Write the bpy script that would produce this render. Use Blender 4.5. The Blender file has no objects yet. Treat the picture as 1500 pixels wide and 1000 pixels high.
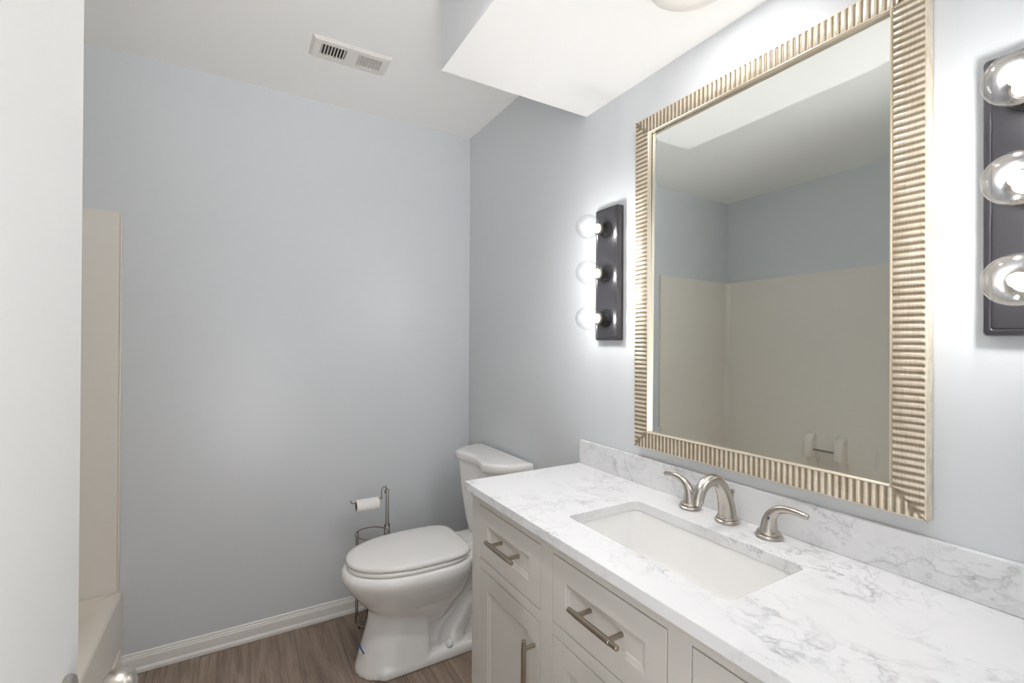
import bpy, bmesh, math, random
from mathutils import Vector, Matrix
PI = math.pi
random.seed(4)
S = bpy.context.scene
COL = S.collection

# ---------------------------------------------------------------- camera
cam_d = bpy.data.cameras.new('camera')
cam_d.sensor_width = 36.0
cam_d.lens = 681.73 * 36.0 / 1500.0
cam_d.clip_start = 0.01
cam = bpy.data.objects.new('camera', cam_d)
COL.objects.link(cam)
yaw, pitch, roll = 0.5324, 0.0042, 0.0054
F = Vector((math.sin(yaw) * math.cos(pitch), math.cos(yaw) * math.cos(pitch), math.sin(pitch)))
R = Vector((math.cos(yaw), -math.sin(yaw), 0))
U = R.cross(F)
R2 = R * math.cos(roll) + U * math.sin(roll)
U2 = -R * math.sin(roll) + U * math.cos(roll)
M = Matrix((R2, U2, -F)).transposed().to_4x4()
M.translation = Vector((-1.1443, 0.0, 1.3529))
cam.matrix_world = M
S.camera = cam

# ---------------------------------------------------------------- world, exposure
def lin(c):
    return tuple(((v / 255.0) / 12.92 if v / 255.0 <= 0.04045 else ((v / 255.0 + 0.055) / 1.055) ** 2.4) for v in c)

WORLD_STRENGTH = 7.5
BULB = 118.0
CAN = 26.0
FILL_CAN = 260.0  # strength of the added fill downlight
w = bpy.data.worlds.new('world')
S.world = w
w.use_nodes = True
bg = w.node_tree.nodes['Background']
wn_ = w.node_tree
tc_ = wn_.nodes.new('ShaderNodeTexCoord')
sx_ = wn_.nodes.new('ShaderNodeSeparateXYZ')
cr_ = wn_.nodes.new('ShaderNodeValToRGB')
ma_ = wn_.nodes.new('ShaderNodeMath'); ma_.operation = 'MULTIPLY_ADD'
ma_.inputs[1].default_value = 0.5; ma_.inputs[2].default_value = 0.5
wn_.links.new(tc_.outputs['Generated'], sx_.inputs[0])
wn_.links.new(sx_.outputs['Z'], ma_.inputs[0])
wn_.links.new(ma_.outputs[0], cr_.inputs['Fac'])
cr_.color_ramp.elements[0].position = 0.32
cr_.color_ramp.elements[0].color = (1.0, 1.0, 1.0, 1)
cr_.color_ramp.elements[1].position = 0.5
cr_.color_ramp.elements[1].color = (0.12, 0.125, 0.13, 1)
wn_.links.new(cr_.outputs[0], bg.inputs[0])
bg.inputs[1].default_value = WORLD_STRENGTH
S.view_settings.view_transform = 'Standard'
S.view_settings.look = 'None'
S.view_settings.exposure = 0.66
S.view_settings.gamma = 1.0
S.view_settings.use_curve_mapping = False
S.cycles.use_denoising = True
S.cycles.max_bounces = 14
S.cycles.diffuse_bounces = 8
S.cycles.glossy_bounces = 6
S.cycles.transparent_max_bounces = 16
S.cycles.sample_clamp_indirect = 6.0
S.cycles.blur_glossy = 0.5

# ---------------------------------------------------------------- materials
def mat(name, rgb, rough=0.5, metal=0.0, spec=0.5, coat=0.0, emit=None, estr=0.0):
    m = bpy.data.materials.new(name)
    m.use_nodes = True
    b = m.node_tree.nodes['Principled BSDF']
    b.inputs['Base Color'].default_value = (*lin(rgb), 1)
    b.inputs['Roughness'].default_value = rough
    b.inputs['Metallic'].default_value = metal
    b.inputs['Specular IOR Level'].default_value = spec
    b.inputs['Coat Weight'].default_value = coat
    if emit:
        b.inputs['Emission Color'].default_value = (*emit, 1)
        b.inputs['Emission Strength'].default_value = estr
    return m

def nodes(m):
    nt = m.node_tree
    return nt, nt.nodes, nt.links, nt.nodes['Principled BSDF']

def coords(m, scale=(1, 1, 1), rot=(0, 0, 0)):
    nt, N, L, b = nodes(m)
    g = N.new('ShaderNodeNewGeometry')
    mp = N.new('ShaderNodeMapping')
    mp.inputs['Scale'].default_value = scale
    mp.inputs['Rotation'].default_value = rot
    L.new(g.outputs['Position'], mp.inputs['Vector'])
    return mp.outputs['Vector']

def noise(m, vec, scale, detail=4, rough=0.5, dist=0.0):
    nt, N, L, b = nodes(m)
    n = N.new('ShaderNodeTexNoise')
    n.inputs['Scale'].default_value = scale
    n.inputs['Detail'].default_value = detail
    n.inputs['Roughness'].default_value = rough
    n.inputs['Distortion'].default_value = dist
    L.new(vec, n.inputs['Vector'])
    return n

def ramp(m, fac, stops):
    nt, N, L, b = nodes(m)
    r = N.new('ShaderNodeValToRGB')
    L.new(fac, r.inputs['Fac'])
    e = r.color_ramp.elements
    while len(e) < len(stops):
        e.new(0.5)
    for el, (p, c) in zip(e, stops):
        el.position = p
        el.color = (*c, 1)
    return r.outputs['Color']

def bump(m, h, strength=0.1, dist=0.001):
    nt, N, L, b = nodes(m)
    bm_ = N.new('ShaderNodeBump')
    bm_.inputs['Strength'].default_value = strength
    bm_.inputs['Distance'].default_value = dist
    L.new(h, bm_.inputs['Height'])
    L.new(bm_.outputs['Normal'], b.inputs['Normal'])

def paint(name, rgb, rough, spec, orange=0.12):
    m = mat(name, rgb, rough, 0, spec)
    v = coords(m)
    n = noise(m, v, 260, 3, 0.6)
    bump(m, n.outputs['Fac'], orange, 0.0006)
    return m

M_WALL = paint('wall_paint', (213, 216, 219), 0.3, 0.5)
M_CEIL = paint('ceiling_paint', (247, 246, 244), 0.85, 0.2)
M_TRIM = mat('trim_paint', (232, 230, 226), 0.3)
M_DOOR = paint('door_paint', (206, 205, 203), 0.38, 0.4, 0.05)
M_CAB = mat('cabinet_paint', (206, 202, 196), 0.42, 0, 0.4)
M_GAP_SHADE = mat('gap_shade', (58, 54, 50), 0.7)  # dark colour painting the shade in the cabinet gaps
M_CERAMIC = mat('white_ceramic', (238, 237, 235), 0.12, 0, 0.5, 0.3)
M_SEAT = mat('seat_plastic', (238, 236, 233), 0.2, 0, 0.5)
M_TUB = mat('almond_acrylic', (226, 218, 206), 0.2, 0, 0.5)
M_SURR = mat('almond_fibreglass', (232, 227, 219), 0.22, 0, 0.5)
M_NICKEL = mat('brushed_nickel', (196, 190, 182), 0.26, 1.0)
M_NICKEL_D = mat('satin_nickel_pull', (170, 160, 146), 0.3, 1.0)
M_CHROME = mat('wire_steel', (165, 158, 148), 0.22, 1.0)
M_BLACK = mat('black_enamel', (44, 43, 46), 0.28, 0.0, 0.6, 0.3)
M_BLACK2 = mat('black_socket', (30, 30, 31), 0.4)
M_IVORY = mat('ivory_porcelain', (240, 226, 198), 0.4)
M_PAPER = mat('tissue_paper', (240, 238, 235), 0.95, 0, 0.1)
M_CARD = mat('cardboard', (120, 96, 72), 0.9)
M_BLUE = mat('blue_ink', (22, 70, 160), 0.5)
M_BLUEDOT = mat('blue_dot', (20, 60, 110), 0.3)
M_REDDOT = mat('red_dot', (150, 30, 30), 0.3)
M_VENTW = mat('vent_enamel', (228, 224, 219), 0.5)
M_DUCT_SHADE = mat('duct_shade', (38, 34, 32), 0.9)
M_CORE = mat('bulb_filament_glow', (255, 250, 240), 0.5, emit=(1.0, 0.985, 0.975), estr=BULB)
M_CANL = mat('lens_glow', (255, 250, 240), 0.5, emit=(1.0, 0.985, 0.98), estr=CAN)
M_FILL_LENS = mat('fill_lens_glow', (255, 250, 240), 0.5, emit=(1.0, 0.985, 0.98), estr=FILL_CAN)
M_MIRROR = mat('mirror_silver', (240, 244, 241), 0.0, 1.0)
M_BEAD = mat('champagne_leaf', (226, 214, 196), 0.3, 0.75)

# thin clear bulb glass: fresnel mix of a mirror coat over clear glass
M_GLASS = bpy.data.materials.new('bulb_glass')
M_GLASS.use_nodes = True
nt = M_GLASS.node_tree
for n_ in list(nt.nodes):
    nt.nodes.remove(n_)
o_ = nt.nodes.new('ShaderNodeOutputMaterial')
mx_ = nt.nodes.new('ShaderNodeMixShader')
tr_ = nt.nodes.new('ShaderNodeBsdfTransparent')
gl_ = nt.nodes.new('ShaderNodeBsdfGlossy')
fr_ = nt.nodes.new('ShaderNodeLayerWeight')
pw_ = nt.nodes.new('ShaderNodeMath'); pw_.operation = 'POWER'; pw_.inputs[1].default_value = 2.6
ml_ = nt.nodes.new('ShaderNodeMath'); ml_.operation = 'MULTIPLY_ADD'; ml_.inputs[1].default_value = 0.5; ml_.inputs[2].default_value = 0.09
tr_.inputs['Color'].default_value = (0.97, 0.975, 0.98, 1)
gl_.inputs['Roughness'].default_value = 0.18
fr_.inputs['Blend'].default_value = 0.5
nt.links.new(fr_.outputs['Facing'], pw_.inputs[0])
nt.links.new(pw_.outputs[0], ml_.inputs[0])
nt.links.new(ml_.outputs[0], mx_.inputs[0])
nt.links.new(tr_.outputs[0], mx_.inputs[1])
nt.links.new(gl_.outputs[0], mx_.inputs[2])
nt.links.new(mx_.outputs[0], o_.inputs['Surface'])

# vinyl plank floor
M_FLOOR = mat('oak_vinyl_plank', (110, 94, 82), 0.42, 0, 0.4)
nt, N, L, b = nodes(M_FLOOR)
v = coords(M_FLOOR, (1, 1, 1), (0, 0, PI / 2))
br = N.new('ShaderNodeTexBrick')
br.inputs['Scale'].default_value = 1.0
br.inputs['Brick Width'].default_value = 1.2
br.inputs['Row Height'].default_value = 0.182
br.inputs['Mortar Size'].default_value = 0.0012
br.inputs['Mortar Smooth'].default_value = 0.3
br.offset = 0.37
br.inputs['Color1'].default_value = (0.25, 0.25, 0.25, 1)
br.inputs['Color2'].default_value = (0.75, 0.75, 0.75, 1)
br.inputs['Mortar'].default_value = (0.0, 0.0, 0.0, 1)
L.new(v, br.inputs['Vector'])
off = N.new('ShaderNodeVectorMath')
off.operation = 'MULTIPLY_ADD'
L.new(br.outputs['Color'], off.inputs[0])
off.inputs[1].default_value = (7, 7, 7)
L.new(coords(M_FLOOR, (9, 1.1, 1)), off.inputs[2])
n1 = noise(M_FLOOR, off.outputs[0], 1.6, 6, 0.6, 1.6)
off2 = N.new('ShaderNodeVectorMath')
off2.operation = 'MULTIPLY_ADD'
L.new(br.outputs['Color'], off2.inputs[0])
off2.inputs[1].default_value = (3, 3, 3)
L.new(coords(M_FLOOR, (90, 3.0, 1)), off2.inputs[2])
n2 = noise(M_FLOOR, off2.outputs[0], 1.5, 5, 0.65, 0.3)
c1 = ramp(M_FLOOR, n1.outputs['Fac'], [(0.25, lin((108, 92, 81))), (0.5, lin((150, 132, 118))), (0.75, lin((172, 154, 138)))])
c2 = ramp(M_FLOOR, n2.outputs['Fac'], [(0.3, (0.62, 0.6, 0.58)), (0.6, (1, 1, 1))])
mu = N.new('ShaderNodeMixRGB'); mu.blend_type = 'MULTIPLY'; mu.inputs[0].default_value = 0.9
L.new(c1, mu.inputs[1]); L.new(c2, mu.inputs[2])
c3 = ramp(M_FLOOR, br.outputs['Color'], [(0.0, (0.35, 0.33, 0.31)), (0.2, (0.86, 0.86, 0.86)), (0.8, (1.1, 1.08, 1.06))])
mu2 = N.new('ShaderNodeMixRGB'); mu2.blend_type = 'MULTIPLY'; mu2.inputs[0].default_value = 1
L.new(mu.outputs[0], mu2.inputs[1]); L.new(c3, mu2.inputs[2])
L.new(mu2.outputs[0], b.inputs['Base Color'])
bump(M_FLOOR, n2.outputs['Fac'], 0.12, 0.001)

# marble-look quartz
M_STONE = mat('veined_quartz', (236, 236, 236), 0.13, 0, 0.5)
nt, N, L, b = nodes(M_STONE)
vec = coords(M_STONE, (1, 0.8, 1), (0.2, 0.3, 0.5))
wn = noise(M_STONE, vec, 6.0, 5, 0.6)
add = N.new('ShaderNodeVectorMath'); add.operation = 'MULTIPLY_ADD'
L.new(wn.outputs['Color'], add.inputs[0]); add.inputs[1].default_value = (0.16, 0.16, 0.16); L.new(vec, add.inputs[2])
def ridge(scale, width, detail=3):
    n = noise(M_STONE, add.outputs[0], scale, detail, 0.55)
    s = N.new('ShaderNodeMath'); s.operation = 'SUBTRACT'; s.inputs[1].default_value = 0.5
    L.new(n.outputs['Fac'], s.inputs[0])
    a = N.new('ShaderNodeMath'); a.operation = 'ABSOLUTE'; L.new(s.outputs[0], a.inputs[0])
    return ramp(M_STONE, a.outputs[0], [(0.0, (1, 1, 1)), (width * 0.35, (0.45, 0.45, 0.45)), (width, (0, 0, 0))])
r1 = ridge(7.0, 0.022)
r2 = ridge(17.0, 0.035)
mask = ramp(M_STONE, noise(M_STONE, vec, 5.0, 3, 0.55).outputs['Fac'], [(0.42, (0.03, 0.03, 0.03)), (0.62, (1, 1, 1))])
cloud = ramp(M_STONE, noise(M_STONE, add.outputs[0], 14.0, 5, 0.65).outputs['Fac'], [(0.45, (0, 0, 0)), (0.75, (0.35, 0.35, 0.35))])
def mathn(op, a_, b_):
    n = N.new('ShaderNodeMath'); n.operation = op; n.use_clamp = True
    for i, x in enumerate((a_, b_)):
        if isinstance(x, (int, float)):
            n.inputs[i].default_value = x
        else:
            L.new(x, n.inputs[i])
    return n.outputs[0]
tot = mathn('ADD', mathn('MULTIPLY', r1, 0.5), mathn('MULTIPLY', r2, 0.34))
tot = mathn('ADD', tot, mathn('MULTIPLY', cloud, 0.8))
tot = mathn('MULTIPLY', tot, mask)
L.new(ramp(M_STONE, tot, [(0, lin((229, 229, 230))), (1, lin((152, 153, 157)))]), b.inputs['Base Color'])

# champagne ribbed frame: leaf colour darker in the grooves, patina plus painted shading
M_FRAME = mat('champagne_ribbed_leaf', (214, 200, 178), 0.36, 0.45)
nt, N, L, b = nodes(M_FRAME)
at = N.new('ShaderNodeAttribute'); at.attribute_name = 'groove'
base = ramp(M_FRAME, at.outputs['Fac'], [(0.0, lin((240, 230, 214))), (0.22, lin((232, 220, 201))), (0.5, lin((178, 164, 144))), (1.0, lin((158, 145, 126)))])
sc1 = noise(M_FRAME, coords(M_FRAME, (1, 1, 1)), 22, 4, 0.6)
sc2 = noise(M_FRAME, coords(M_FRAME, (40, 500, 25)), 1.0, 3, 0.6)
sc3 = noise(M_FRAME, coords(M_FRAME, (40, 25, 500)), 1.0, 3, 0.6)
mm = N.new('ShaderNodeMixRGB'); mm.blend_type = 'MULTIPLY'; mm.inputs[0].default_value = 0.6
L.new(ramp(M_FRAME, sc2.outputs['Fac'], [(0.35, (0.62, 0.58, 0.52)), (0.55, (1, 1, 1))]), mm.inputs[1])
L.new(ramp(M_FRAME, sc3.outputs['Fac'], [(0.35, (0.66, 0.62, 0.56)), (0.55, (1, 1, 1))]), mm.inputs[2])
mm2 = N.new('ShaderNodeMixRGB'); mm2.blend_type = 'MULTIPLY'; mm2.inputs[0].default_value = 0.5
L.new(base, mm2.inputs[1]); L.new(mm.outputs[0], mm2.inputs[2])
mm3 = N.new('ShaderNodeMixRGB'); mm3.blend_type = 'MULTIPLY'; mm3.inputs[0].default_value = 0.7
L.new(mm2.outputs[0], mm3.inputs[1])
L.new(ramp(M_FRAME, sc1.outputs['Fac'], [(0.3, (0.8, 0.76, 0.68)), (0.6, (1, 1, 1))]), mm3.inputs[2])
L.new(mm3.outputs[0], b.inputs['Base Color'])

# ---------------------------------------------------------------- helpers
def link(name, bm, m, parent=None, smooth=False, bevel=0, seg=2, autos=None):
    me = bpy.data.meshes.new(name)
    bmesh.ops.recalc_face_normals(bm, faces=bm.faces)
    bm.to_mesh(me); bm.free()
    for x in (m if isinstance(m, (list, tuple)) else [m]):
        me.materials.append(x)
    o = bpy.data.objects.new(name, me)
    COL.objects.link(o)
    if parent is not None:
        o.parent = parent
    if smooth:
        for p in me.polygons:
            p.use_smooth = True
    if bevel:
        md = o.modifiers.new('bevel', 'BEVEL')
        md.width = bevel; md.segments = seg; md.limit_method = 'ANGLE'; md.angle_limit = 0.6
        md.harden_normals = False
    if autos:
        me.set_sharp_from_angle(angle=autos)
    return o

def thing(name, label, cat, group=None, loc=(0, 0, 0)):
    o = bpy.data.objects.new(name, None)
    o.empty_display_size = 0.05
    COL.objects.link(o)
    o.location = loc
    o['label'] = label; o['category'] = cat
    if group: o['group'] = group
    return o

def struct(o):
    o['kind'] = 'structure'
    return o

def box(bm, x0, x1, y0, y1, z0, z1):
    vs = [bm.verts.new((x, y, z)) for x in (x0, x1) for y in (y0, y1) for z in (z0, z1)]
    for f in ((0, 1, 3, 2), (4, 6, 7, 5), (0, 4, 5, 1), (2, 3, 7, 6), (0, 2, 6, 4), (1, 5, 7, 3)):
        bm.faces.new([vs[i] for i in f])
    return bm

def BM():
    return bmesh.new()

def B(*a):
    return box(BM(), *a)

def loft(bm, rings, cap0=True, cap1=True):
    R_ = [[bm.verts.new(p) for p in r] for r in rings]
    n = len(R_[0])
    for a, c in zip(R_, R_[1:]):
        for i in range(n):
            bm.faces.new((a[i], a[(i + 1) % n], c[(i + 1) % n], c[i]))
    if cap0: bm.faces.new(R_[0][::-1])
    if cap1: bm.faces.new(R_[-1])
    return bm

def smooth_path(pts, k=6):
    """Catmull-Rom through points; each is a tuple of any length."""
    out = []
    P = [tuple(p) for p in pts]
    P = [P[0]] + P + [P[-1]]
    for i in range(1, len(P) - 2):
        for j in range(k):
            t = j / k
            out.append(tuple(0.5 * ((2 * b_) + (c_ - a_) * t + (2 * a_ - 5 * b_ + 4 * c_ - d_) * t * t + (-a_ + 3 * b_ - 3 * c_ + d_) * t ** 3)
                             for a_, b_, c_, d_ in zip(P[i - 1], P[i], P[i + 1], P[i + 2])))
    out.append(P[-2])
    return out

def tube(bm, pts, r, n=10, closed=False, flat=None):
    """pts: 3D points; r: radius or list; flat: (ratio, axis) squash."""
    P = [Vector(p[:3]) for p in pts]
    rs = r if isinstance(r, (list, tuple)) else [r] * len(P)
    rings = []
    up = None
    for i, p in enumerate(P):
        if closed:
            d = (P[(i + 1) % len(P)] - P[i - 1]).normalized()
        else:
            d = (P[min(i + 1, len(P) - 1)] - P[max(i - 1, 0)]).normalized()
        if up is None:
            up = d.orthogonal().normalized()
        up = (up - d * up.dot(d)).normalized()
        s = d.cross(up)
        ring = []
        for k in range(n):
            a = 2 * PI * k / n
            off_ = (up * math.cos(a) + s * math.sin(a)) * rs[i]
            if flat:
                ax = Vector(flat[1])
                off_ = off_ - ax * off_.dot(ax) * (1 - flat[0])
            ring.append(p + off_)
        rings.append(ring)
    if closed:
        R_ = [[bm.verts.new(q) for q in rg] for rg in rings]
        m_ = len(R_)
        for i in range(m_):
            a, c = R_[i], R_[(i + 1) % m_]
            # find twist offset for the seam
            best = 0
            if i == m_ - 1:
                best = min(range(n), key=lambda s_: (a[0].co - c[s_].co).length)
            for k in range(n):
                bm.faces.new((a[k], a[(k + 1) % n], c[(k + 1 + best) % n], c[(k + best) % n]))
        return bm
    return loft(bm, rings)

def lathe(bm, prof, origin, axis='z', n=32):
    """prof: (radius, height) list along the axis from the origin."""
    ox, oy, oz = origin
    rings = []
    for r_, h in prof:
        ring = []
        for k in range(n):
            a = 2 * PI * k / n
            c, s = r_ * math.cos(a), r_ * math.sin(a)
            if axis == 'z': ring.append((ox + c, oy + s, oz + h))
            elif axis == '-x': ring.append((ox - h, oy + c, oz + s))
            elif axis == 'x': ring.append((ox + h, oy + c, oz + s))
            else: ring.append((ox + c, oy + h, oz + s))
        rings.append(ring)
    return loft(bm, rings, prof[0][0] > 1e-5, prof[-1][0] > 1e-5)

def rrect(x0, x1, y0, y1, r, z, n=6):
    pts = []
    for cx, cy, a0 in ((x1 - r, y1 - r, 0), (x0 + r, y1 - r, PI / 2), (x0 + r, y0 + r, PI), (x1 - r, y0 + r, 1.5 * PI)):
        for k in range(n + 1):
            a = a0 + PI / 2 * k / n
            pts.append((cx + r * math.cos(a), cy + r * math.sin(a), z))
    return pts

# ---------------------------------------------------------------- room shell
YB, ZC, W = 2.427, 2.5286, 2.3315
YN = 0.075            # inner face of the doorway wall
TUBX = -1.552
struct(link('floor', B(-W - 0.1, 0.1, -1.2, YB + 0.1, -0.06, 0), M_FLOOR))
struct(link('wall_back', B(-W - 0.1, 0.1, YB, YB + 0.1, 0, ZC), M_WALL))
struct(link('wall_right', B(0, 0.1, YN - 0.12, YB, 0, ZC), M_WALL))
struct(link('wall_left', B(-W - 0.1, -W, YN - 0.12, YB, 0, ZC), M_WALL))
bm = BM()
box(bm, -W, -1.385, YN - 0.12, YN, 0, ZC)
box(bm, -0.74, 0, YN - 0.12, YN, 0, ZC)
box(bm, -1.385, -0.74, YN - 0.12, YN, 2.1, ZC)
struct(link('wall_front', bm, M_WALL))
# ceiling with the hole of the vent left closed; slab above the walls
struct(link('ceiling', B(-W - 0.1, 0.1, YN - 0.12, YB + 0.1, ZC, ZC + 0.06), M_CEIL))
# soffit (dropped ceiling over the vanity), painted wall colour at the side, white beneath
SX, SY, SZ = -0.5911, 1.3914, 2.2217
bm = B(SX, 0, YN, SY, SZ, ZC)
for f in bm.faces:
    f.material_index = 1 if f.calc_center_median().z < SZ + 0.001 else 0
o = struct(link('trim_1', bm, [M_WALL, M_CEIL]))
o['label'] = 'dropped soffit box over the vanity with white underside'
# baseboards
prof = [(0, 0), (0.016, 0), (0.016, 0.012), (0.0125, 0.019), (0.011, 0.022), (0.011, 0.056), (0.0085, 0.062), (0.0085, 0.066), (0.006, 0.069), (0.006, 0.075), (0.003, 0.0795), (0, 0.0795)]
bm = BM()
loft(bm, [[(x, YB - d, z) for d, z in prof] for x in (TUBX + 0.002, 0)])
struct(link('baseboard_back', bm, M_TRIM))
bm = BM()
loft(bm, [[(-d, y, z) for d, z in prof] for y in (SY + 0.02, YB - 0.016)])
struct(link('baseboard_right', bm, M_TRIM))

# ---------------------------------------------------------------- door (open into the room) with its knob
DX, DY0, DY1 = -1.3165, 0.13, 0.792
door = bpy.data.objects.new('door_1', None); COL.objects.link(door)
door.location = (DX - 0.018, DY0, 0); struct(door)
door['label'] = 'white door standing open at the left'
def local(bm, loc):
    bmesh.ops.translate(bm, verts=bm.verts, vec=-Vector(loc))
    return bm
link('door_panel', local(B(DX - 0.036, DX, DY0, DY1, 0.01, 2.06), door.location), M_DOOR, door, bevel=0.002)
bm = BM()
ky, kz = 0.731, 0.926
lathe(bm, [(0, 0), (0.034, 0), (0.0345, 0.003), (0.032, 0.007), (0.022, 0.009), (0, 0.009)], (DX, ky, kz), 'x', 40)
ro = link('knob_rosette', local(bm, door.location), M_NICKEL, door, smooth=True, autos=0.6)
bm = BM()
lathe(bm, [(0, 0.005), (0.013, 0.005), (0.0115, 0.020), (0.0125, 0.031), (0.020, 0.035), (0.0265, 0.041), (0.0275, 0.048), (0.026, 0.057), (0.021, 0.064), (0.012, 0.0675), (0, 0.0682)], (DX, ky, kz), 'x', 40)
link('door_knob', local(bm, door.location), M_NICKEL, door, smooth=True)
bm = BM(); lathe(bm, [(0, 0), (0.034, 0), (0.032, 0.007), (0.0125, 0.012), (0.0125, 0.03), (0.026, 0.034), (0.0275, 0.041), (0.021, 0.057), (0, 0.0612)], (DX - 0.036, ky, kz), '-x', 40)
link('door_knob', local(bm, door.location), M_NICKEL, door, smooth=True)
# door jamb beside the opening
struct(link('trim_2', B(-1.3849, -1.367, YN - 0.125, YN + 0.004, 0, 2.1), M_TRIM))
struct(link('trim_3', B(-0.757, -0.7401, YN - 0.125, YN + 0.004, 0, 2.1), M_TRIM))

# ---------------------------------------------------------------- tub and surround
TZ = 0.345
tub = thing('bathtub', 'almond white bathtub along the left wall behind the open door', 'bathtub', loc=(-1.94, 1.67, 0))
tx0, tx1, ty0, ty1 = -W + .0022, TUBX + 0.012, 0.9, YB - 0.001
bm = BM()
rings = []
def tr(ins, z, r): return rrect(tx0 + ins[0], tx1 - ins[1], ty0 + ins[2], ty1 - ins[3], r, z, 6)
rings = [tr((0, 0, 0, 0), 0, .004), tr((0, 0, 0, 0), TZ - .016, .006), tr((0.0, .004, 0, 0), TZ - .006, .008), tr((0.0, .014, 0, 0), TZ, .01),
         tr((.07, .085, .08, .09), TZ, .1), tr((.08, .095, .09, .10), TZ - .008, .1), tr((.1, .11, .12, .16), TZ - .15, .12), tr((.13, .14, .2, .22), .09, .13), tr((.2, .2, .28, .3), .075, .1)]
loft(bm, rings, True, True)
link('tub_basin', local(bm, tub.location), M_TUB, tub, smooth=True, autos=0.7)
bm = BM()
# raised skirt panel on the apron
bm = B(tx1 - .002, tx1 + .007, ty0 + .12, ty1 - .06, 0.05, 0.14)
link('apron_panel', local(bm, tub.location), M_TUB, tub, bevel=0.005, seg=3)
bm = BM(); lathe(bm, [(0, 0), (.03, 0), (.03, .004), (0, .004)], (-1.94, 1.15, .0755), 'z', 24)
link('tub_drain', local(bm, tub.location), M_CHROME, tub, smooth=True, autos=0.6)

SRZ = 1.8744
sur = thing('tub_surround', 'almond fibreglass surround panels on the walls above the bathtub', 'tub surround', loc=(-1.94, YB - 0.01, TZ))
bm = BM()
# U-shaped shell in plan with rounded inner corners, extruded in z
def uplan(d):
    pts = []
    r = 0.035
    pts.append((TUBX, YB - d)); 
    pts.append((-W + d + r, YB - d))
    for k in range(1, 7):
        a = PI / 2 + PI / 2 * k / 6
        pts.append((-W + d + r + r * math.cos(a), YB - d - r + r * math.sin(a)))
    for k in range(0, 7):
        a = PI + PI / 2 * k / 6
        pts.append((-W + d + r + r * math.cos(a), 0.88 + d + r + r * math.sin(a)))
    pts.append((TUBX, 0.88 + d))
    return pts
pin = uplan(0.010)
pout = [(TUBX, YB - .001), (-W + .001, YB - .001)] + [(-W + .001, YB - .001)] * 6 + [(-W + .001, 0.881)] * 7 + [(TUBX, 0.881)]
ring_pl = pin + pout[::-1]
vb = [bm.verts.new((x, y, TZ + .001)) for x, y in pin]; vt = [bm.verts.new((x, y, SRZ)) for x, y in pin]
wb = [bm.verts.new((x, y, SRZ)) for x, y in pout]
n = len(pin)
for i in range(n - 1):
    bm.faces.new((vb[i], vb[i + 1], vt[i + 1], vt[i]))
    if (wb[i].co - wb[i + 1].co).length > 1e-6:
        bm.faces.new((vt[i], vt[i + 1], wb[i + 1], wb[i]))
    else:
        bm.faces.new((vt[i], vt[i + 1], wb[i]))
for i in (0, n - 1):
    q = bm.verts.new((wb[i].co.x, wb[i].co.y, TZ + .001))
    bm.faces.new((vb[i], vt[i], wb[i], q))
link('wall_panel', local(bm, sur.location), M_SURR, sur, smooth=True, autos=0.6)
bm = BM()
box(bm, TUBX - .005, TUBX + .003, YB - .014, YB - .0005, TZ + .001, SRZ + .002)
link('edge_flange', local(bm, sur.location), M_TUB, sur, bevel=0.004, seg=3)
# moulded soap rack: two curved uprights and a bar on the long wall
def upright(yc, z0, z1, wy):
    bm = BM()
    rg = []
    for k in range(13):
        t = k / 12
        z = z0 + (z1 - z0) * t
        d = 0.012 + 0.055 * math.sin(PI * min(1, 0.12 + 0.9 * (1 - t))) ** 0.8
        d = max(0.002, d if t < 0.98 else 0.004)
        h = wy / 2
        rg.append([(-W + .009, yc - h, z), (-W + .009 + d * .85, yc - h * .9, z), (-W + .009 + d, yc - h * .5, z), (-W + .009 + d, yc + h * .5, z), (-W + .009 + d * .85, yc + h * .9, z), (-W + .009, yc + h, z)])
    loft(bm, rg)
    return bm
for yc in (1.755, 1.565):
    link('rack_upright', local(upright(yc, 0.44, 0.765, 0.06), sur.location), M_SURR, sur, smooth=True, autos=0.9)
link('rack_upright', local(upright(1.33, 0.44, 0.77, 0.05), sur.location), M_SURR, sur, smooth=True, autos=0.9)
bm = BM(); tube(bm, [(-W + .04, 1.735, .66), (-W + .04, 1.585, .66)], .007, 12)
link('rack_bar', local(bm, sur.location), M_CHROME, sur, smooth=True, autos=0.8)
bm = B(-W + .009, -W + .06, 1.594, 1.726, .50, .515)
link('soap_ledge', local(bm, sur.location), M_SURR, sur, bevel=.005)

# ---------------------------------------------------------------- vanity cabinet
CX = -0.478
CY0, CY1 = 0.127, 1.380
CT = 0.8715
van = thing('vanity_cabinet', 'light grey panelled vanity cabinet under the veined countertop', 'cabinet', loc=(-0.24, 0.754, 0))
FT = 0.020
cols_ = [(0.983, 1.327), (0.577, 0.930), (0.182, 0.526)]
rows_outer = [[(0.675, 0.843), (0.10, 0.645)], [(0.676, 0.843), (0.395, 0.645), (0.10, 0.365)], [(0.675, 0.843), (0.10, 0.645)]]
bm = BM()
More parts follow.
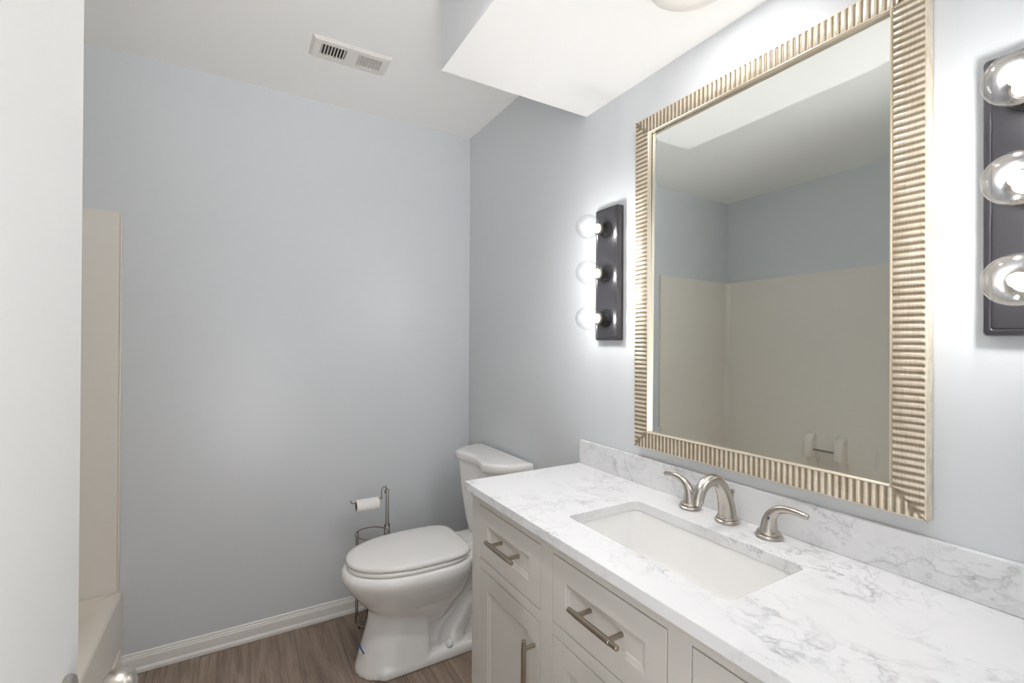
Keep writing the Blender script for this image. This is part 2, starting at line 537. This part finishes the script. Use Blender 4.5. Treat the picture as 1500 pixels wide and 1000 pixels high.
# face frame with openings
ys = [CY0] + sorted([y for c in cols_ for y in c]) + [CY1]
box(bm, CX, CX + FT, CY0, ys[1], 0.0, CT)
box(bm, CX, CX + FT, ys[2], ys[3], 0.09, CT)
box(bm, CX, CX + FT, ys[4], ys[5], 0.09, CT)
box(bm, CX, CX + FT, ys[6], CY1, 0.0, CT)
for (y0, y1), rows in zip(cols_, rows_outer):
    zs = sorted([z for r in rows for z in r])
    edges = [0.07] + zs + [CT]
    for i in range(0, len(edges), 2):
        box(bm, CX, CX + FT, y0, y1, edges[i], edges[i + 1])
link('face_frame', local(bm, van.location), M_CAB, van, bevel=0.0012)
bm = BM()
box(bm, CX + FT, -0.0, CY1 - .018, CY1, 0.0, CT)
box(bm, CX + FT, -0.0, CY0, CY0 + .018, 0.0, CT)
box(bm, CX + FT, 0, CY0 + .018, CY1 - .018, 0.075, 0.092)
link('side_panel', local(bm, van.location), M_CAB, van, bevel=0.001)
bm = BM()
box(bm, CX + FT + .003, CX + FT + .006, CY0 + .018, CY1 - .018, 0.095, CT - .002)  # dark sheet that paints shade into the gaps between the fronts
link('gap_shade_sheet', local(bm, van.location), M_GAP_SHADE, van)
# small moulding under the top
bm = BM()
box(bm, CX - .006, CX + .001, CY0, CY1 + .004, CT - .014, CT - .0005)
link('top_moulding', local(bm, van.location), M_CAB, van, bevel=0.002)

def front(name, y0, y1, z0, z1, fr=0.052, frz=None):
    frz = frz or fr
    g = 0.0022
    y0 += g; y1 -= g; z0 += g; z1 -= g
    bm = BM()
    xs = CX - 0.0005
    def rect(ins_y, ins_z, x):
        return [(x, y0 + ins_y, z0 + ins_z), (x, y1 - ins_y, z0 + ins_z), (x, y1 - ins_y, z1 - ins_z), (x, y0 + ins_y, z1 - ins_z)]
    rg = [rect(0, 0, CX + FT - .001), rect(0, 0, xs + .001), rect(.001, .001, xs), rect(fr - .0015, frz - .0015, xs), rect(fr, frz, xs + .001), rect(fr, frz, xs + .002), rect(fr + .009, frz + .009, xs + .0035), rect(fr + .010, frz + .010, xs + .0055)]
    loft(bm, rg)
    return link(name, local(bm, van.location), M_CAB, van)

def pull(parent, p0, p1, posts):
    """bar pull between p0 and p1 (points), posts at the fractions given"""
    a, c = Vector(p0), Vector(p1)
    d = (c - a)
    bm = BM()
    ln = d.length
    dn = d.normalized()
    steps = [0, .0015, .0015 + .02, .0225, ln - .0225, ln - .0215, ln - .0015, ln]
    rad = [.0045, .0058, .0058, .0068, .0068, .0058, .0058, .0045]
    tube(bm, [a + dn * s for s in steps], rad, 16)
    for f in posts:
        q = a + d * f
        tube(bm, [q, (CX + .0065, q.y, q.z)], .0055, 14)
    return link('pull_handle', local(bm, van.location), M_NICKEL_D, parent, smooth=True, autos=0.6)

HX = CX - 0.034
for ci, ((y0, y1), rows) in enumerate(zip(cols_, rows_outer)):
    for ri, (z0, z1) in enumerate(rows):
        if ri == 0 or ci == 1:
            d = front('drawer', y0, y1, z0, z1, 0.052, 0.052 if ri == 0 else .052)
            ln = 0.160
            yc = (y0 + y1) / 2 - (0.010 if ci == 0 else 0.008)
            zc = (z0 + z1) / 2 + 0.008
            hl = 0.078
            pull(d, (HX, yc - hl, zc), (HX, yc + hl, zc), (0.19, 0.81))
        else:
            d = front('cabinet_door', y0, y1, z0, z1, 0.055, 0.050)
            yh = (y0 + .024) if ci == 0 else (y1 - .024)
            pull(d, (HX, yh, 0.44), (HX, yh, 0.597), (0.14, 0.86))

# ---------------------------------------------------------------- countertop, backsplash, sink
ZT = 0.8985
TB = CT + .0003
cy0, cy1 = 0.105, 1.405
hx0, hx1, hy0, hy1 = -0.392, -0.140, 0.515, 0.985
ctop = thing('countertop', 'white quartz countertop with grey veins and a backsplash', 'countertop', loc=(-0.25, 0.755, CT))
bm = BM()
outer = [(-0.4968, cy0), (-0.002, cy0), (-0.002, cy1), (-0.4968, cy1)]
inner = [(p[0], p[1]) for p in rrect(hx0, hx1, hy0, hy1, 0.018, 0, 5)]
def annulus(z):
    vo = [bm.verts.new((x, y, z)) for x, y in outer]
    vi = [bm.verts.new((x, y, z)) for x, y in inner]
    ed = [bm.edges.new((vo[i], vo[(i + 1) % 4])) for i in range(4)] + [bm.edges.new((vi[i], vi[(i + 1) % len(vi)])) for i in range(len(vi))]
    bmesh.ops.triangle_fill(bm, edges=ed, use_beauty=True)
    return vo, vi
to, ti = annulus(ZT); bo, bi = annulus(TB)
for A_, B_ in ((to, bo), (ti, bi)):
    for i in range(len(A_)):
        j = (i + 1) % len(A_)
        bm.faces.new((A_[i], A_[j], B_[j], B_[i]))
link('counter_slab', local(bm, ctop.location), M_STONE, ctop, bevel=0.002, seg=2)
link('backsplash', local(B(-0.0150, -0.001, cy0, cy1, ZT + .0002, 0.9868), ctop.location), M_STONE, ctop, bevel=0.0015)

sink = thing('sink', 'white rectangular undermount sink set into the countertop', 'sink', loc=(-0.266, 0.75, CT - .15))
bm = BM()
e = .004
def sr(i, r, z): return rrect(hx0 - e + i, hx1 + e - i, hy0 - e + i, hy1 + e - i, r, z, 6)
def sr2(ix, iy, r, z): return rrect(hx0 - e + ix, hx1 + e - ix, hy0 - e + iy, hy1 + e - iy, r, z, 6)
z = TB - .0006
inn = [sr(-.03, .03, z), sr(0, .022, z), sr(.003, .024, z - .005), sr2(.008, .010, .03, z - .04), sr2(.014, .018, .034, z - .10), sr2(.024, .028, .045, z - .122), sr2(.042, .046, .05, z - .133), sr2(.08, .1, .04, z - .137)]
outr = [sr(-.03, .03, z - .012), sr2(-.006, -.006, .03, z - .02), sr2(0, 0, .034, z - .10), sr2(.02, .02, .045, z - .14), sr2(.08, .1, .04, z - .15)]
loft(bm, outr[::-1] + inn, True, True)
link('basin', local(bm, sink.location), M_CERAMIC, sink, smooth=True, autos=0.9)
bm = BM(); lathe(bm, [(0, 0), (.024, 0), (.0245, .002), (.02, .003), (.018, .001), (0, .0015)], (-0.266, .75, z - .1368), 'z', 28)
link('sink_drain', local(bm, sink.location), M_NICKEL, sink, smooth=True, autos=0.6)

# ---------------------------------------------------------------- faucet
FXX = -0.058
fau = thing('faucet', 'brushed nickel widespread faucet with two levers behind the sink', 'faucet', loc=(FXX, .75, ZT))
ringp = [(0, 0), (.0285, 0), (.030, .003), (.0295, .006), (.0255, .0085), (.0265, .011), (.0255, .014), (.021, .0165), (0, .0165)]
def ring_base(parent, x, y):
    bm = BM(); lathe(bm, ringp, (x, y, ZT + .0004), 'z', 40)
    return link('base_ring', local(bm, fau.location), M_NICKEL, parent, smooth=True, autos=0.6)
def subtree_fix(o):
    return o
sp = smooth_path([(FXX, .75, ZT + .012, .0235), (FXX - .001, .75, ZT + .03, .0215), (FXX - .008, .75, ZT + .06, .019), (FXX - .024, .75, ZT + .092, .0168), (FXX - .050, .75, ZT + .113, .0152), (FXX - .078, .75, ZT + .1135, .0145), (FXX - .102, .75, ZT + .098, .014), (FXX - .113, .75, ZT + .077, .014), (FXX - .115, .75, ZT + .069, .014)], 6)
bm = BM(); tube(bm, sp, [p[3] for p in sp], 24)
spout = link('spout', local(bm, fau.location), M_NICKEL, fau, smooth=True, autos=0.9)
ring_base(spout, FXX, .75)
bm = BM(); tube(bm, [(FXX - .1150, .75, ZT + .0715), (FXX - .1165, .75, ZT + .062)], .0118, 20)
link('aerator', local(bm, fau.location), M_NICKEL, spout, smooth=True, autos=0.6)
bm = BM(); tube(bm, [(FXX + .022, .75, ZT + .0), (FXX + .022, .75, ZT + .072)], .0025, 10)
lathe(bm, [(0, .068), (.004, .069), (.0058, .074), (.005, .079), (0, .081)], (FXX + .022, .75, ZT), 'z', 16)
link('lift_rod', local(bm, fau.location), M_NICKEL, spout, smooth=True, autos=0.6)
def lever(y, s, dotm):
    pts = [(FXX, y, ZT + .012, .0210), (FXX, y + s * .000, ZT + .024, .0185), (FXX, y + s * .002, ZT + .042, .0155), (FXX - .0005, y + s * .009, ZT + .058, .0125), (FXX - .001, y + s * .024, ZT + .0715, .0098), (FXX - .001, y + s * .045, ZT + .0775, .0082), (FXX - .001, y + s * .066, ZT + .0775, .0072), (FXX - .001, y + s * .084, ZT + .0745, .0072), (FXX - .001, y + s * .0885, ZT + .0735, .005)]
    sp = smooth_path(pts, 6)
    bm = BM(); tube(bm, sp, [p[3] for p in sp], 22)
    h = link('lever_handle', local(bm, fau.location), M_NICKEL, fau, smooth=True, autos=0.9)
    ring_base(h, FXX, y)
    if dotm is None:
        return h
    bm = BM(); lathe(bm, [(0, 0), (.0028, 0), (.0026, .0008), (0, .001)], (0, 0, 0), '-x', 14)
    bmesh.ops.translate(bm, verts=bm.verts, vec=(FXX - .0150, y + s * .007, ZT + .049))
    link('temperature_dot', local(bm, fau.location), dotm, h, smooth=True)
    return h
lever(.641, -1, M_BLUEDOT)
lever(.864, 1, None)

# ---------------------------------------------------------------- wall mirror
my0, my1, mz0, mz1 = 0.3575, 1.1092, 1.0206, 2.077
iy0, iy1, iz0, iz1 = 0.4185, 1.0429, 1.0823, 2.0206
mir = thing('wall_mirror', 'large wall mirror in a ribbed champagne frame above the sink', 'mirror', loc=(-.002, (my0 + my1) / 2, (mz0 + mz1) / 2))
FW = 0.0555     # frame width
PITCH = 0.0138
XF = -0.027
def wave(t):
    ph = (t / PITCH) % 1.0
    c = 0.5 + 0.5 * math.cos(2 * PI * ph)
    return c ** 0.8
bm = BM()
gl = bm.verts.layers.float.new('groove')
def P_(side, t, w_, x):
    # t along the side, w_ inward from the outer edge
    if side == 'b': return (x, my0 + t, mz0 + w_)
    if side == 't': return (x, my0 + t, mz1 - w_)
    if side == 'r': return (x, my0 + w_, mz0 + t)
    return (x, my1 - w_, mz0 + t)
for side in 'btrl':
    Ln = (my1 - my0) if side in 'bt' else (mz1 - mz0)
    nn = int(Ln / PITCH * 8)
    ww = [0.0, 0.0, 0.0015, 0.0035, 0.005, 0.009, 0.030, 0.0532, 0.0548, FW]
    prev = None
    for i in range(nn + 1):
        t = Ln * i / nn
        lim = min(t, Ln - t)
        col = []
        for j, w0 in enumerate(ww):
            w_ = min(w0, lim)
            rib = 0.0
            if 4 <= j <= 7:
                rib = 1.0
            if j == 0: x = -0.002
            elif j == 1: x = XF + .006
            elif j == 2: x = XF + .0005
            elif j == 3: x = XF
            elif j == 8: x = XF + .001
            elif j == 9: x = XF + .003
            else: x = XF - .0012
            wv = wave(t - Ln / 2 + (0 if side in 'bt' else PITCH / 2))
            seam = w0 > lim and j > 1
            if rib:
                x = x + 0.0026 * (1 - wv)
            if seam: x += .0012
            v_ = bm.verts.new(P_(side, t, w_, x))
            sg = 1 - wv
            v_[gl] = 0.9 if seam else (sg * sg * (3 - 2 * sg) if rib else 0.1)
            col.append(v_)
        if prev:
            for j in range(len(ww) - 1):
                q = [prev[j], prev[j + 1], col[j + 1], col[j]]
                if (q[1].co - q[0].co).length < 1e-7 and (q[2].co - q[3].co).length < 1e-7:
                    continue
                bm.faces.new(q)
        prev = col
bmesh.ops.remove_doubles(bm, verts=bm.verts, dist=1e-5)
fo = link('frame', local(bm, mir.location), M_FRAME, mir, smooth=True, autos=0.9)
# inner bead moulding
bm = BM()
bp_ = [(FW - .001, XF + .004), (FW, XF - .001), (FW + .0010, XF - .0025), (FW + .0026, XF - .0025), (FW + .0036, XF - .001), (FW + .0038, XF + .004), (FW + .0046, XF + .0045), (FW + .0046, XF + .012)]
def corner(wi, x):
    return [(x, my0 + wi, mz0 + wi * .93), (x, my1 - wi, mz0 + wi * .93), (x, my1 - wi, mz1 - wi * .93), (x, my0 + wi, mz1 - wi * .93)]
loft(bm, [corner(a_, x_) for a_, x_ in bp_], False, False)
link('inner_bead', local(bm, mir.location), M_BEAD, mir)
bm = BM()
gx = -0.0170
gi = FW + .0043
def grect(ins, dx):
    y0_, y1_ = my0 + gi + ins, my1 - gi - ins
    z0_, z1_ = mz0 + gi * .93 + ins, mz1 - gi * .93 - ins
    return [(gx + dx + .0059 * (y_ - .74) + .0046 * (z_ - 1.56), y_, z_) for y_, z_ in ((y0_, z0_), (y1_, z0_), (y1_, z1_), (y0_, z1_))]
loft(bm, [grect(0, .0045), grect(0, .0005), grect(.022, 0)], True, True)
link('mirror_glass', local(bm, mir.location), M_MIRROR, mir)

# ---------------------------------------------------------------- vanity light bars
def light_bar(yc, label, hw=.0575, z0=1.365, z1=1.834, zbs=(1.755, 1.598, 1.441), dx=0.0):
    t = thing('vanity_light', label, 'wall light', 'black three-bulb light bars', loc=(0, yc, 1.6))
    bm = BM()
    def rr(i, x):
        return [(x, p[0], p[1]) for p in rrect(yc - hw + i, yc + hw - i, z0 + i, z1 - i, .006 if i < .006 else .003, 0, 3)]
    loft(bm, [rr(0, -.0005), rr(0, -.022), rr(.002, -.027), rr(.007, -.029), rr(.010, -.029), rr(.0115, -.0275), rr(.013, -.029), rr(.0155, -.0295)])
    link('back_plate', local(bm, t.location), M_BLACK, t, smooth=True, autos=0.5)
    for zb in zbs:
        bm = BM()
        lathe(bm, [(0, 0.0), (.030, 0), (.029, .002), (.0225, .005), (.0215, .0075), (.0215, .026), (.0225, .028), (.0225, .034), (.020, .036), (.0185, .034), (0, .034)], (-.0293, yc, zb), '-x', 32)
        link('socket', local(bm, t.location), M_BLACK2, t, smooth=True, autos=0.6)
        r_ = .041
        xc = -.0293 - .036 - .052
        bm = BM()
        pr = []
        pr.append((.0125, .034)); pr.append((.0135, .038)); pr.append((.017, .043))
        cdist = .036 + .046
        a0 = math.asin(.022 / r_)
        for k in range(20):
            a = a0 + (PI - a0) * k / 19
            pr.append((max(r_ * math.sin(a), 0), cdist - r_ * math.cos(a)))
        lathe(bm, pr, (-.0293, yc, zb), '-x', 36)
        bmesh.ops.remove_doubles(bm, verts=bm.verts, dist=1e-6)
        bulb = link('light_bulb', local(bm, t.location), M_GLASS, t, smooth=True)
        bm = BM()
        lathe(bm, [(0, .030), (.0155, .030), (.0158, .040), (.0125, .043), (.006, .05), (.004, .06), (0, .062)], (-.0293, yc, zb), '-x', 24)
        link('bulb_base', local(bm, t.location), M_IVORY, bulb, smooth=True, autos=0.6)
        bm = BM()
        lathe(bm, [(0, .060), (.006, .063), (.0105, .071), (.0115, .080), (.0098, .089), (.0055, .095), (0, .097)], (-.0293, yc, zb), '-x', 12)
        link('filament', local(bm, t.location), M_CORE, bulb, smooth=True)
    return t
light_bar(1.245, 'black wall light bar with three clear bulbs left of the mirror')
light_bar(0.2225, 'black wall light bar with three clear bulbs right of the mirror', .0605, 1.370, 1.848, (1.768, 1.612, 1.455))

# ---------------------------------------------------------------- recessed light and ceiling vent
def recessed(x, y, z, label, lm, deep=False):
    rl = thing('recessed_light', label, 'ceiling light', 'recessed downlights', loc=(x, y, z))
    bm = BM(); lathe(bm, [(.104, 0), (.104, -.002), (.098, -.0045), (.082, -.006), (.074, -.004), (.060, -.0025), (.060, -.0005)], (x, y, z), 'z', 48)
    link('trim_ring', local(bm, rl.location), M_VENTW, rl, smooth=True, autos=0.7)
    if deep:  # added rim that keeps the fill light off the soffit side
        bm = BM()
        lathe(bm, [(.0602, -.003), (.072, -.0045), (.070, -.088), (.0655, -.088), (.0602, -.003)], (x, y, z), 'z', 40)
        bmesh.ops.delete(bm, geom=[f for f in bm.faces if len(f.verts) > 4], context='FACES')
        bmesh.ops.remove_doubles(bm, verts=bm.verts, dist=1e-6)
        link('fill_baffle', local(bm, rl.location), M_VENTW, rl, smooth=True, autos=0.7)
    bm = BM(); lathe(bm, [(0, -.0022), (.0595, -.0022), (.0595, -.0006), (0, -.0006)], (x, y, z), 'z', 40)
    link('lens', local(bm, rl.location), lm, rl)
recessed(-.213, .735, SZ, 'round white recessed downlight in the soffit underside', M_CANL)
recessed(-.92, 1.05, ZC, 'added unseen fill light, a round white deep-rimmed downlight in the high flat ceiling beside the soffit', M_FILL_LENS, True)  # added fill lamp out of view, brightens toilet and floor

vx0, vx1, vy0, vy1 = -.905, -.600, 1.905, 2.048
vent = thing('ceiling_vent', 'white slotted register on the flat ceiling', 'air vent', loc=((vx0 + vx1) / 2, (vy0 + vy1) / 2, ZC))
bm = BM()
xm = (vx0 + vx1) / 2
op = [(vx0 + .035, xm - .022), (xm + .024, vx1 - .032)]
zf = ZC - .012
y0_, y1_ = vy0 + .030, vy1 - .030
box(bm, vx0 + .01, vx1 - .01, vy0 + .008, y0_, zf, ZC - .0005)
box(bm, vx0 + .01, vx1 - .01, y1_, vy1 - .008, zf, ZC - .0005)
for a_, c_ in ((vx0 + .01, op[0][0]), (op[0][1], op[1][0]), (op[1][1], vx1 - .01)):
    box(bm, a_, c_, y0_, y1_, zf, ZC - .0005)
def vr(i, z): return [(vx0 + i, vy0 + i, z), (vx1 - i, vy0 + i, z), (vx1 - i, vy1 - i, z), (vx0 + i, vy1 - i, z)]
R_ = [[bm.verts.new(p) for p in vr(i, z)] for i, z in ((0, ZC - .0006), (.001, ZC - .003), (.012, zf))]
for a_, c_ in zip(R_, R_[1:]):
    for i in range(4):
        bm.faces.new((a_[i], a_[(i + 1) % 4], c_[(i + 1) % 4], c_[i]))
link('vent_frame', local(bm, vent.location), M_VENTW, vent)
bm = BM()
box(bm, vx0 + .02, vx1 - .02, vy0 + .02, vy1 - .02, ZC - .0015, ZC - .0008)  # dark plate on the closed ceiling, paints the shade inside the duct
link('duct_shade_plate', local(bm, vent.location), M_DUCT_SHADE, vent)
for gi_, (a_, c_) in enumerate(op):
    ns = 8
    st = (c_ - a_) / (ns - 0)
    for k in range(ns):
        xc = a_ + st * (k + .5)
        bm = BM()
        lean = -.0036 if gi_ else .0040
        box(bm, -.0009, .0009, y0_, y1_, -.0058, .0045)
        for v_ in bm.verts:
            v_.co.x += lean * (v_.co.z / .0058) * (1.0 if gi_ == 0 else 1.25)
        bmesh.ops.translate(bm, verts=bm.verts, vec=(xc, 0, ZC - .0062))
        link('louvre', local(bm, vent.location), M_VENTW, vent)

# ---------------------------------------------------------------- toilet
TY = 1.975
toi = thing('toilet', 'white two-piece toilet with closed lid beside the vanity', 'toilet', loc=(-.45, TY, 0))
def egg(xb, xf, hw, z, n=36, pw=2.2, pb=3.2):
    """elongated outline: back at xb (squarer), front at xf (rounder)"""
    xm_ = xb + (xf - xb) * 0.42
    pts = []
    for k in range(n):
        a = 2 * PI * k / n
        c, s = math.cos(a), math.sin(a)
        if c > 0:   # towards the back
            p_ = pb; L_ = abs(xb - xm_)
            x = xm_ + L_ * abs(c) ** (2 / p_)
        else:
            p_ = pw; L_ = abs(xf - xm_)
            x = xm_ - L_ * abs(c) ** (2 / p_)
        y = TY + hw * math.copysign(abs(s) ** (2 / p_), s)
        pts.append((x, y, z))
    return pts
bm = BM()
loft(bm, [egg(-.34, -.60, .085, .16), egg(-.30, -.645, .110, .22), egg(-.27, -.690, .145, .27), egg(-.25, -.735, .175, .325), egg(-.235, -.764, .192, .365), egg(-.23, -.775, .199, .388), egg(-.23, -.776, .200, .405), egg(-.23, -.768, .194, .424), egg(-.24, -.755, .182, .428)])
# front column
loft(bm, [egg(-.43, -.722, .126, .0, pw=2.0, pb=9), egg(-.43, -.720, .124, .02, pw=2.0, pb=9), egg(-.43, -.700, .114, .09, pw=2, pb=9), egg(-.43, -.674, .102, .18, pw=2, pb=9), egg(-.43, -.66, .098, .27, pw=2, pb=9)])
# foot slab
loft(bm, [rrect(-.66, -.09, TY - .124, TY + .124, .05, 0), rrect(-.66, -.09, TY - .124, TY + .124, .05, .03), rrect(-.655, -.095, TY - .114, TY + .114, .05, .045)])
# central web
box(bm, -.46, -.12, TY - .030, TY + .030, .02, .36)
# trapway
tp = smooth_path([(-.52, TY, .19, .055), (-.44, TY, .195, .058), (-.36, TY, .265, .056), (-.28, TY, .345, .054), (-.20, TY, .36, .052), (-.145, TY, .30, .050), (-.17, TY, .22, .048), (-.235, TY, .165, .050), (-.275, TY, .11, .056), (-.31, TY, .065, .066), (-.31, TY, .03, .070)], 6)
tube(bm, tp, [p[3] for p in tp], 20, flat=(1.6, (0, 1, 0)))
# rear deck under the tank
loft(bm, [rrect(-.30, -.045, TY - .10, TY + .10, .05, .33), rrect(-.34, -.035, TY - .135, TY + .135, .05, .385), rrect(-.34, -.03, TY - .15, TY + .15, .05, .41), rrect(-.33, -.03, TY - .15, TY + .15, .05, .4255)])
bowl = link('bowl', local(bm, toi.location), M_CERAMIC, toi)
rm = bowl.modifiers.new('remesh', 'REMESH'); rm.mode = 'VOXEL'; rm.voxel_size = .006; rm.use_smooth_shade = True
sm = bowl.modifiers.new('smooth', 'SMOOTH'); sm.factor = .5; sm.iterations = 8
for s in (-1, 1):
    bm = BM(); lathe(bm, [(0, 0), (.016, 0), (.0155, .012), (.013, .022), (.008, .028), (0, .029)], (-.345, TY + s * .100, .043), 'z', 24)
    link('bolt_cap', local(bm, toi.location), M_CERAMIC, toi, smooth=True)
# tank
def tankring(z, hw, xf, bow=0):
    k = hw / .245
    half = [(-.020, .236), (-.06, .234), (-.120, .216), (-.160, .185), (-.190, .145), (-.186, .11), (-.174, .05), (-.170, 0)]
    q = xf / -.190
    half = [(x * q if x < -.05 else x, y * k) for x, y in half]
    return [(x, TY + y, z) for x, y in half] + [(x, TY - y, z) for x, y in half[-2::-1]]
bm = BM()
loft(bm, [tankring(.426, .160, -.150), tankring(.44, .172, -.162), tankring(.50, .190, -.174), tankring(.65, .226, -.190), tankring(.79, .246, -.199)])
link('tank', local(bm, toi.location), M_CERAMIC, toi, smooth=True, bevel=.008, seg=3)
def lidring(z, ins):
    # plan of the lid with a bowed front and clipped front corners
    half = [(-.015 - ins * .6, .252 - ins), (-.06, .251 - ins), (-.128, .236 - ins), (-.176 + ins * .7, .202 - ins * .7), (-.214 + ins, .155 - ins * .3), (-.208 + ins, .115), (-.194 + ins, .05), (-.188 + ins, 0)]
    pts = [(x, TY + y, z) for x, y in half] + [(x, TY - y, z) for x, y in half[-2::-1]]
    return pts
bm = BM()
loft(bm, [lidring(.784, .004), lidring(.788, .0), lidring(.814, 0), lidring(.820, .003), lidring(.823, .009), lidring(.8245, .03)])
link('tank_lid', local(bm, toi.location), M_CERAMIC, toi, smooth=True, autos=0.8)
bm = BM()
loft(bm, [egg(-.262, -.752, .180, .4285, pb=4), egg(-.262, -.756, .184, .433, pb=4), egg(-.262, -.756, .184, .442, pb=4), egg(-.264, -.752, .180, .446, pb=4)])
link('seat', local(bm, toi.location), M_SEAT, toi, smooth=True, autos=0.9)
bm = BM()
loft(bm, [egg(-.258, -.752, .179, .4475, pb=4.5), egg(-.255, -.757, .184, .452, pb=4.5), egg(-.255, -.757, .184, .462, pb=4.5), egg(-.258, -.751, .178, .468, pb=4.5), egg(-.27, -.73, .160, .471, pb=4.2), egg(-.32, -.64, .09, .473, pb=3)])
link('seat_lid', local(bm, toi.location), M_SEAT, toi, smooth=True)
for s in (-1, 1):
    bm = BM()
    loft(bm, [rrect(-.262, -.225, TY + s * .07 - .02, TY + s * .07 + .02, .008, .4285), rrect(-.262, -.225, TY + s * .07 - .02, TY + s * .07 + .02, .008, .446), rrect(-.258, -.229, TY + s * .07 - .016, TY + s * .07 + .016, .008, .451)])
    link('hinge_cap', local(bm, toi.location), M_SEAT, toi, smooth=True, autos=0.8)

# ---------------------------------------------------------------- toilet paper stand
KX, KY = -.575, 2.305
std = thing('toilet_paper_stand', 'slim steel wire toilet paper stand between toilet and back wall', 'toilet paper stand', loc=(KX, KY, 0))
KR = .076
def circ(r, z, n=40): return [(KX + r * math.cos(2 * PI * k / n), KY + r * math.sin(2 * PI * k / n), z) for k in range(n)]
bm = BM()
tube(bm, circ(KR, .012), .003, 8, closed=True)
tube(bm, circ(KR * .72, .012), .0022, 8, closed=True)
tube(bm, circ(KR * .42, .012), .0022, 8, closed=True)
tube(bm, [(KX - KR, KY, .0105), (KX + KR, KY, .0105)], .0022, 8)
tube(bm, [(KX, KY - KR, .0105), (KX, KY + KR, .0105)], .0022, 8)
for k in range(3):
    a = PI / 2 + 2 * PI * k / 3
    lathe(bm, [(0, 0), (.005, 0), (.005, .009), (0, .01)], (KX + KR * math.cos(a), KY + KR * math.sin(a), 0), 'z', 10)
link('base_ring', local(bm, std.location), M_CHROME, std, smooth=True, autos=.8)
bm = BM(); tube(bm, circ(KR, .425), .003, 8, closed=True)
link('top_ring', local(bm, std.location), M_CHROME, std, smooth=True)
for k in range(5):
    a = PI * .5 + (k + .5) * PI * 1.5 / 5 + .3
    bm = BM(); tube(bm, [(KX + KR * math.cos(a), KY + KR * math.sin(a), .012), (KX + KR * math.cos(a), KY + KR * math.sin(a), .425)], .0026, 8)
    link('basket_wire', local(bm, std.location), M_CHROME, std, smooth=True, autos=.8)
PX, PY = -.510, 2.268
bm = BM()
tube(bm, smooth_path([(PX + .010, PY, .012), (PX + .010, PY, .43), (PX + .010, PY, .455), (PX + .005, PY, .475), (PX + .005, PY, .62), (PX + .003, PY, .636), (PX - .004, PY, .642), (PX - .010, PY, .636), (PX - .012, PY, .62)], 5), .0028, 8)
tube(bm, smooth_path([(PX - .012, PY, .012), (PX - .012, PY, .43), (PX - .011, PY, .455), (PX - .006, PY, .475), (PX - .006, PY, .64), (PX - .012, PY, .651), (PX - .022, PY, .649), (PX - .028, PY, .636), (PX - .027, PY, .60), (PX - .030, PY, .599), (PX - .045, PY - .001, .596)], 5), .0028, 8)
tube(bm, [(PX + .010, PY, .012), (KX + KR * .8, KY - KR * .6, .012)], .0025, 8)
link('pole', local(bm, std.location), M_CHROME, std, smooth=True, autos=.8)
bm = BM()
tube(bm, smooth_path([(PX - .043, PY - .001, .596), (PX - .10, PY - .002, .596), (PX - .158, PY - .004, .596), (PX - .170, PY - .004, .601), (PX - .174, PY - .004, .612)], 5), .0028, 8)
link('roll_arm', local(bm, std.location), M_CHROME, std, smooth=True, autos=.8)
rollz = .596 - .0155
RX = PX - .044
rollo = thing('toilet_paper_roll', 'partly used white toilet paper roll on the wire stand', 'toilet paper', loc=(RX - .055, PY - .002, rollz))
bm = BM()
lathe(bm, [(.0195, 0), (.0285, 0), (.0285, .104), (.0195, .104)], (RX, PY - .002, rollz), '-x', 40)
bmesh.ops.delete(bm, geom=[f for f in bm.faces if len(f.verts) > 4], context='FACES')
link('paper', local(bm, rollo.location), M_PAPER, rollo, smooth=True, autos=.6)
bm = BM()
lathe(bm, [(.0182, -.0005), (.0195, -.0005), (.0195, .1045), (.0182, .1045)], (RX, PY - .002, rollz), '-x', 32)
bmesh.ops.delete(bm, geom=[f for f in bm.faces if len(f.verts) > 4], context='FACES')
Rr = [v_ for v_ in bm.verts]
link('cardboard_core', local(bm, rollo.location), M_CARD, rollo, smooth=True, autos=.6)

# blue ink mark on the toilet pedestal
bm = BM()
tube(bm, [(-.707, TY - .018, .118), (-.704, TY - .034, .108), (-.697, TY - .052, .097)], .0028, 8)
link('ink_mark', local(bm, toi.location), M_BLUE, toi, smooth=True)
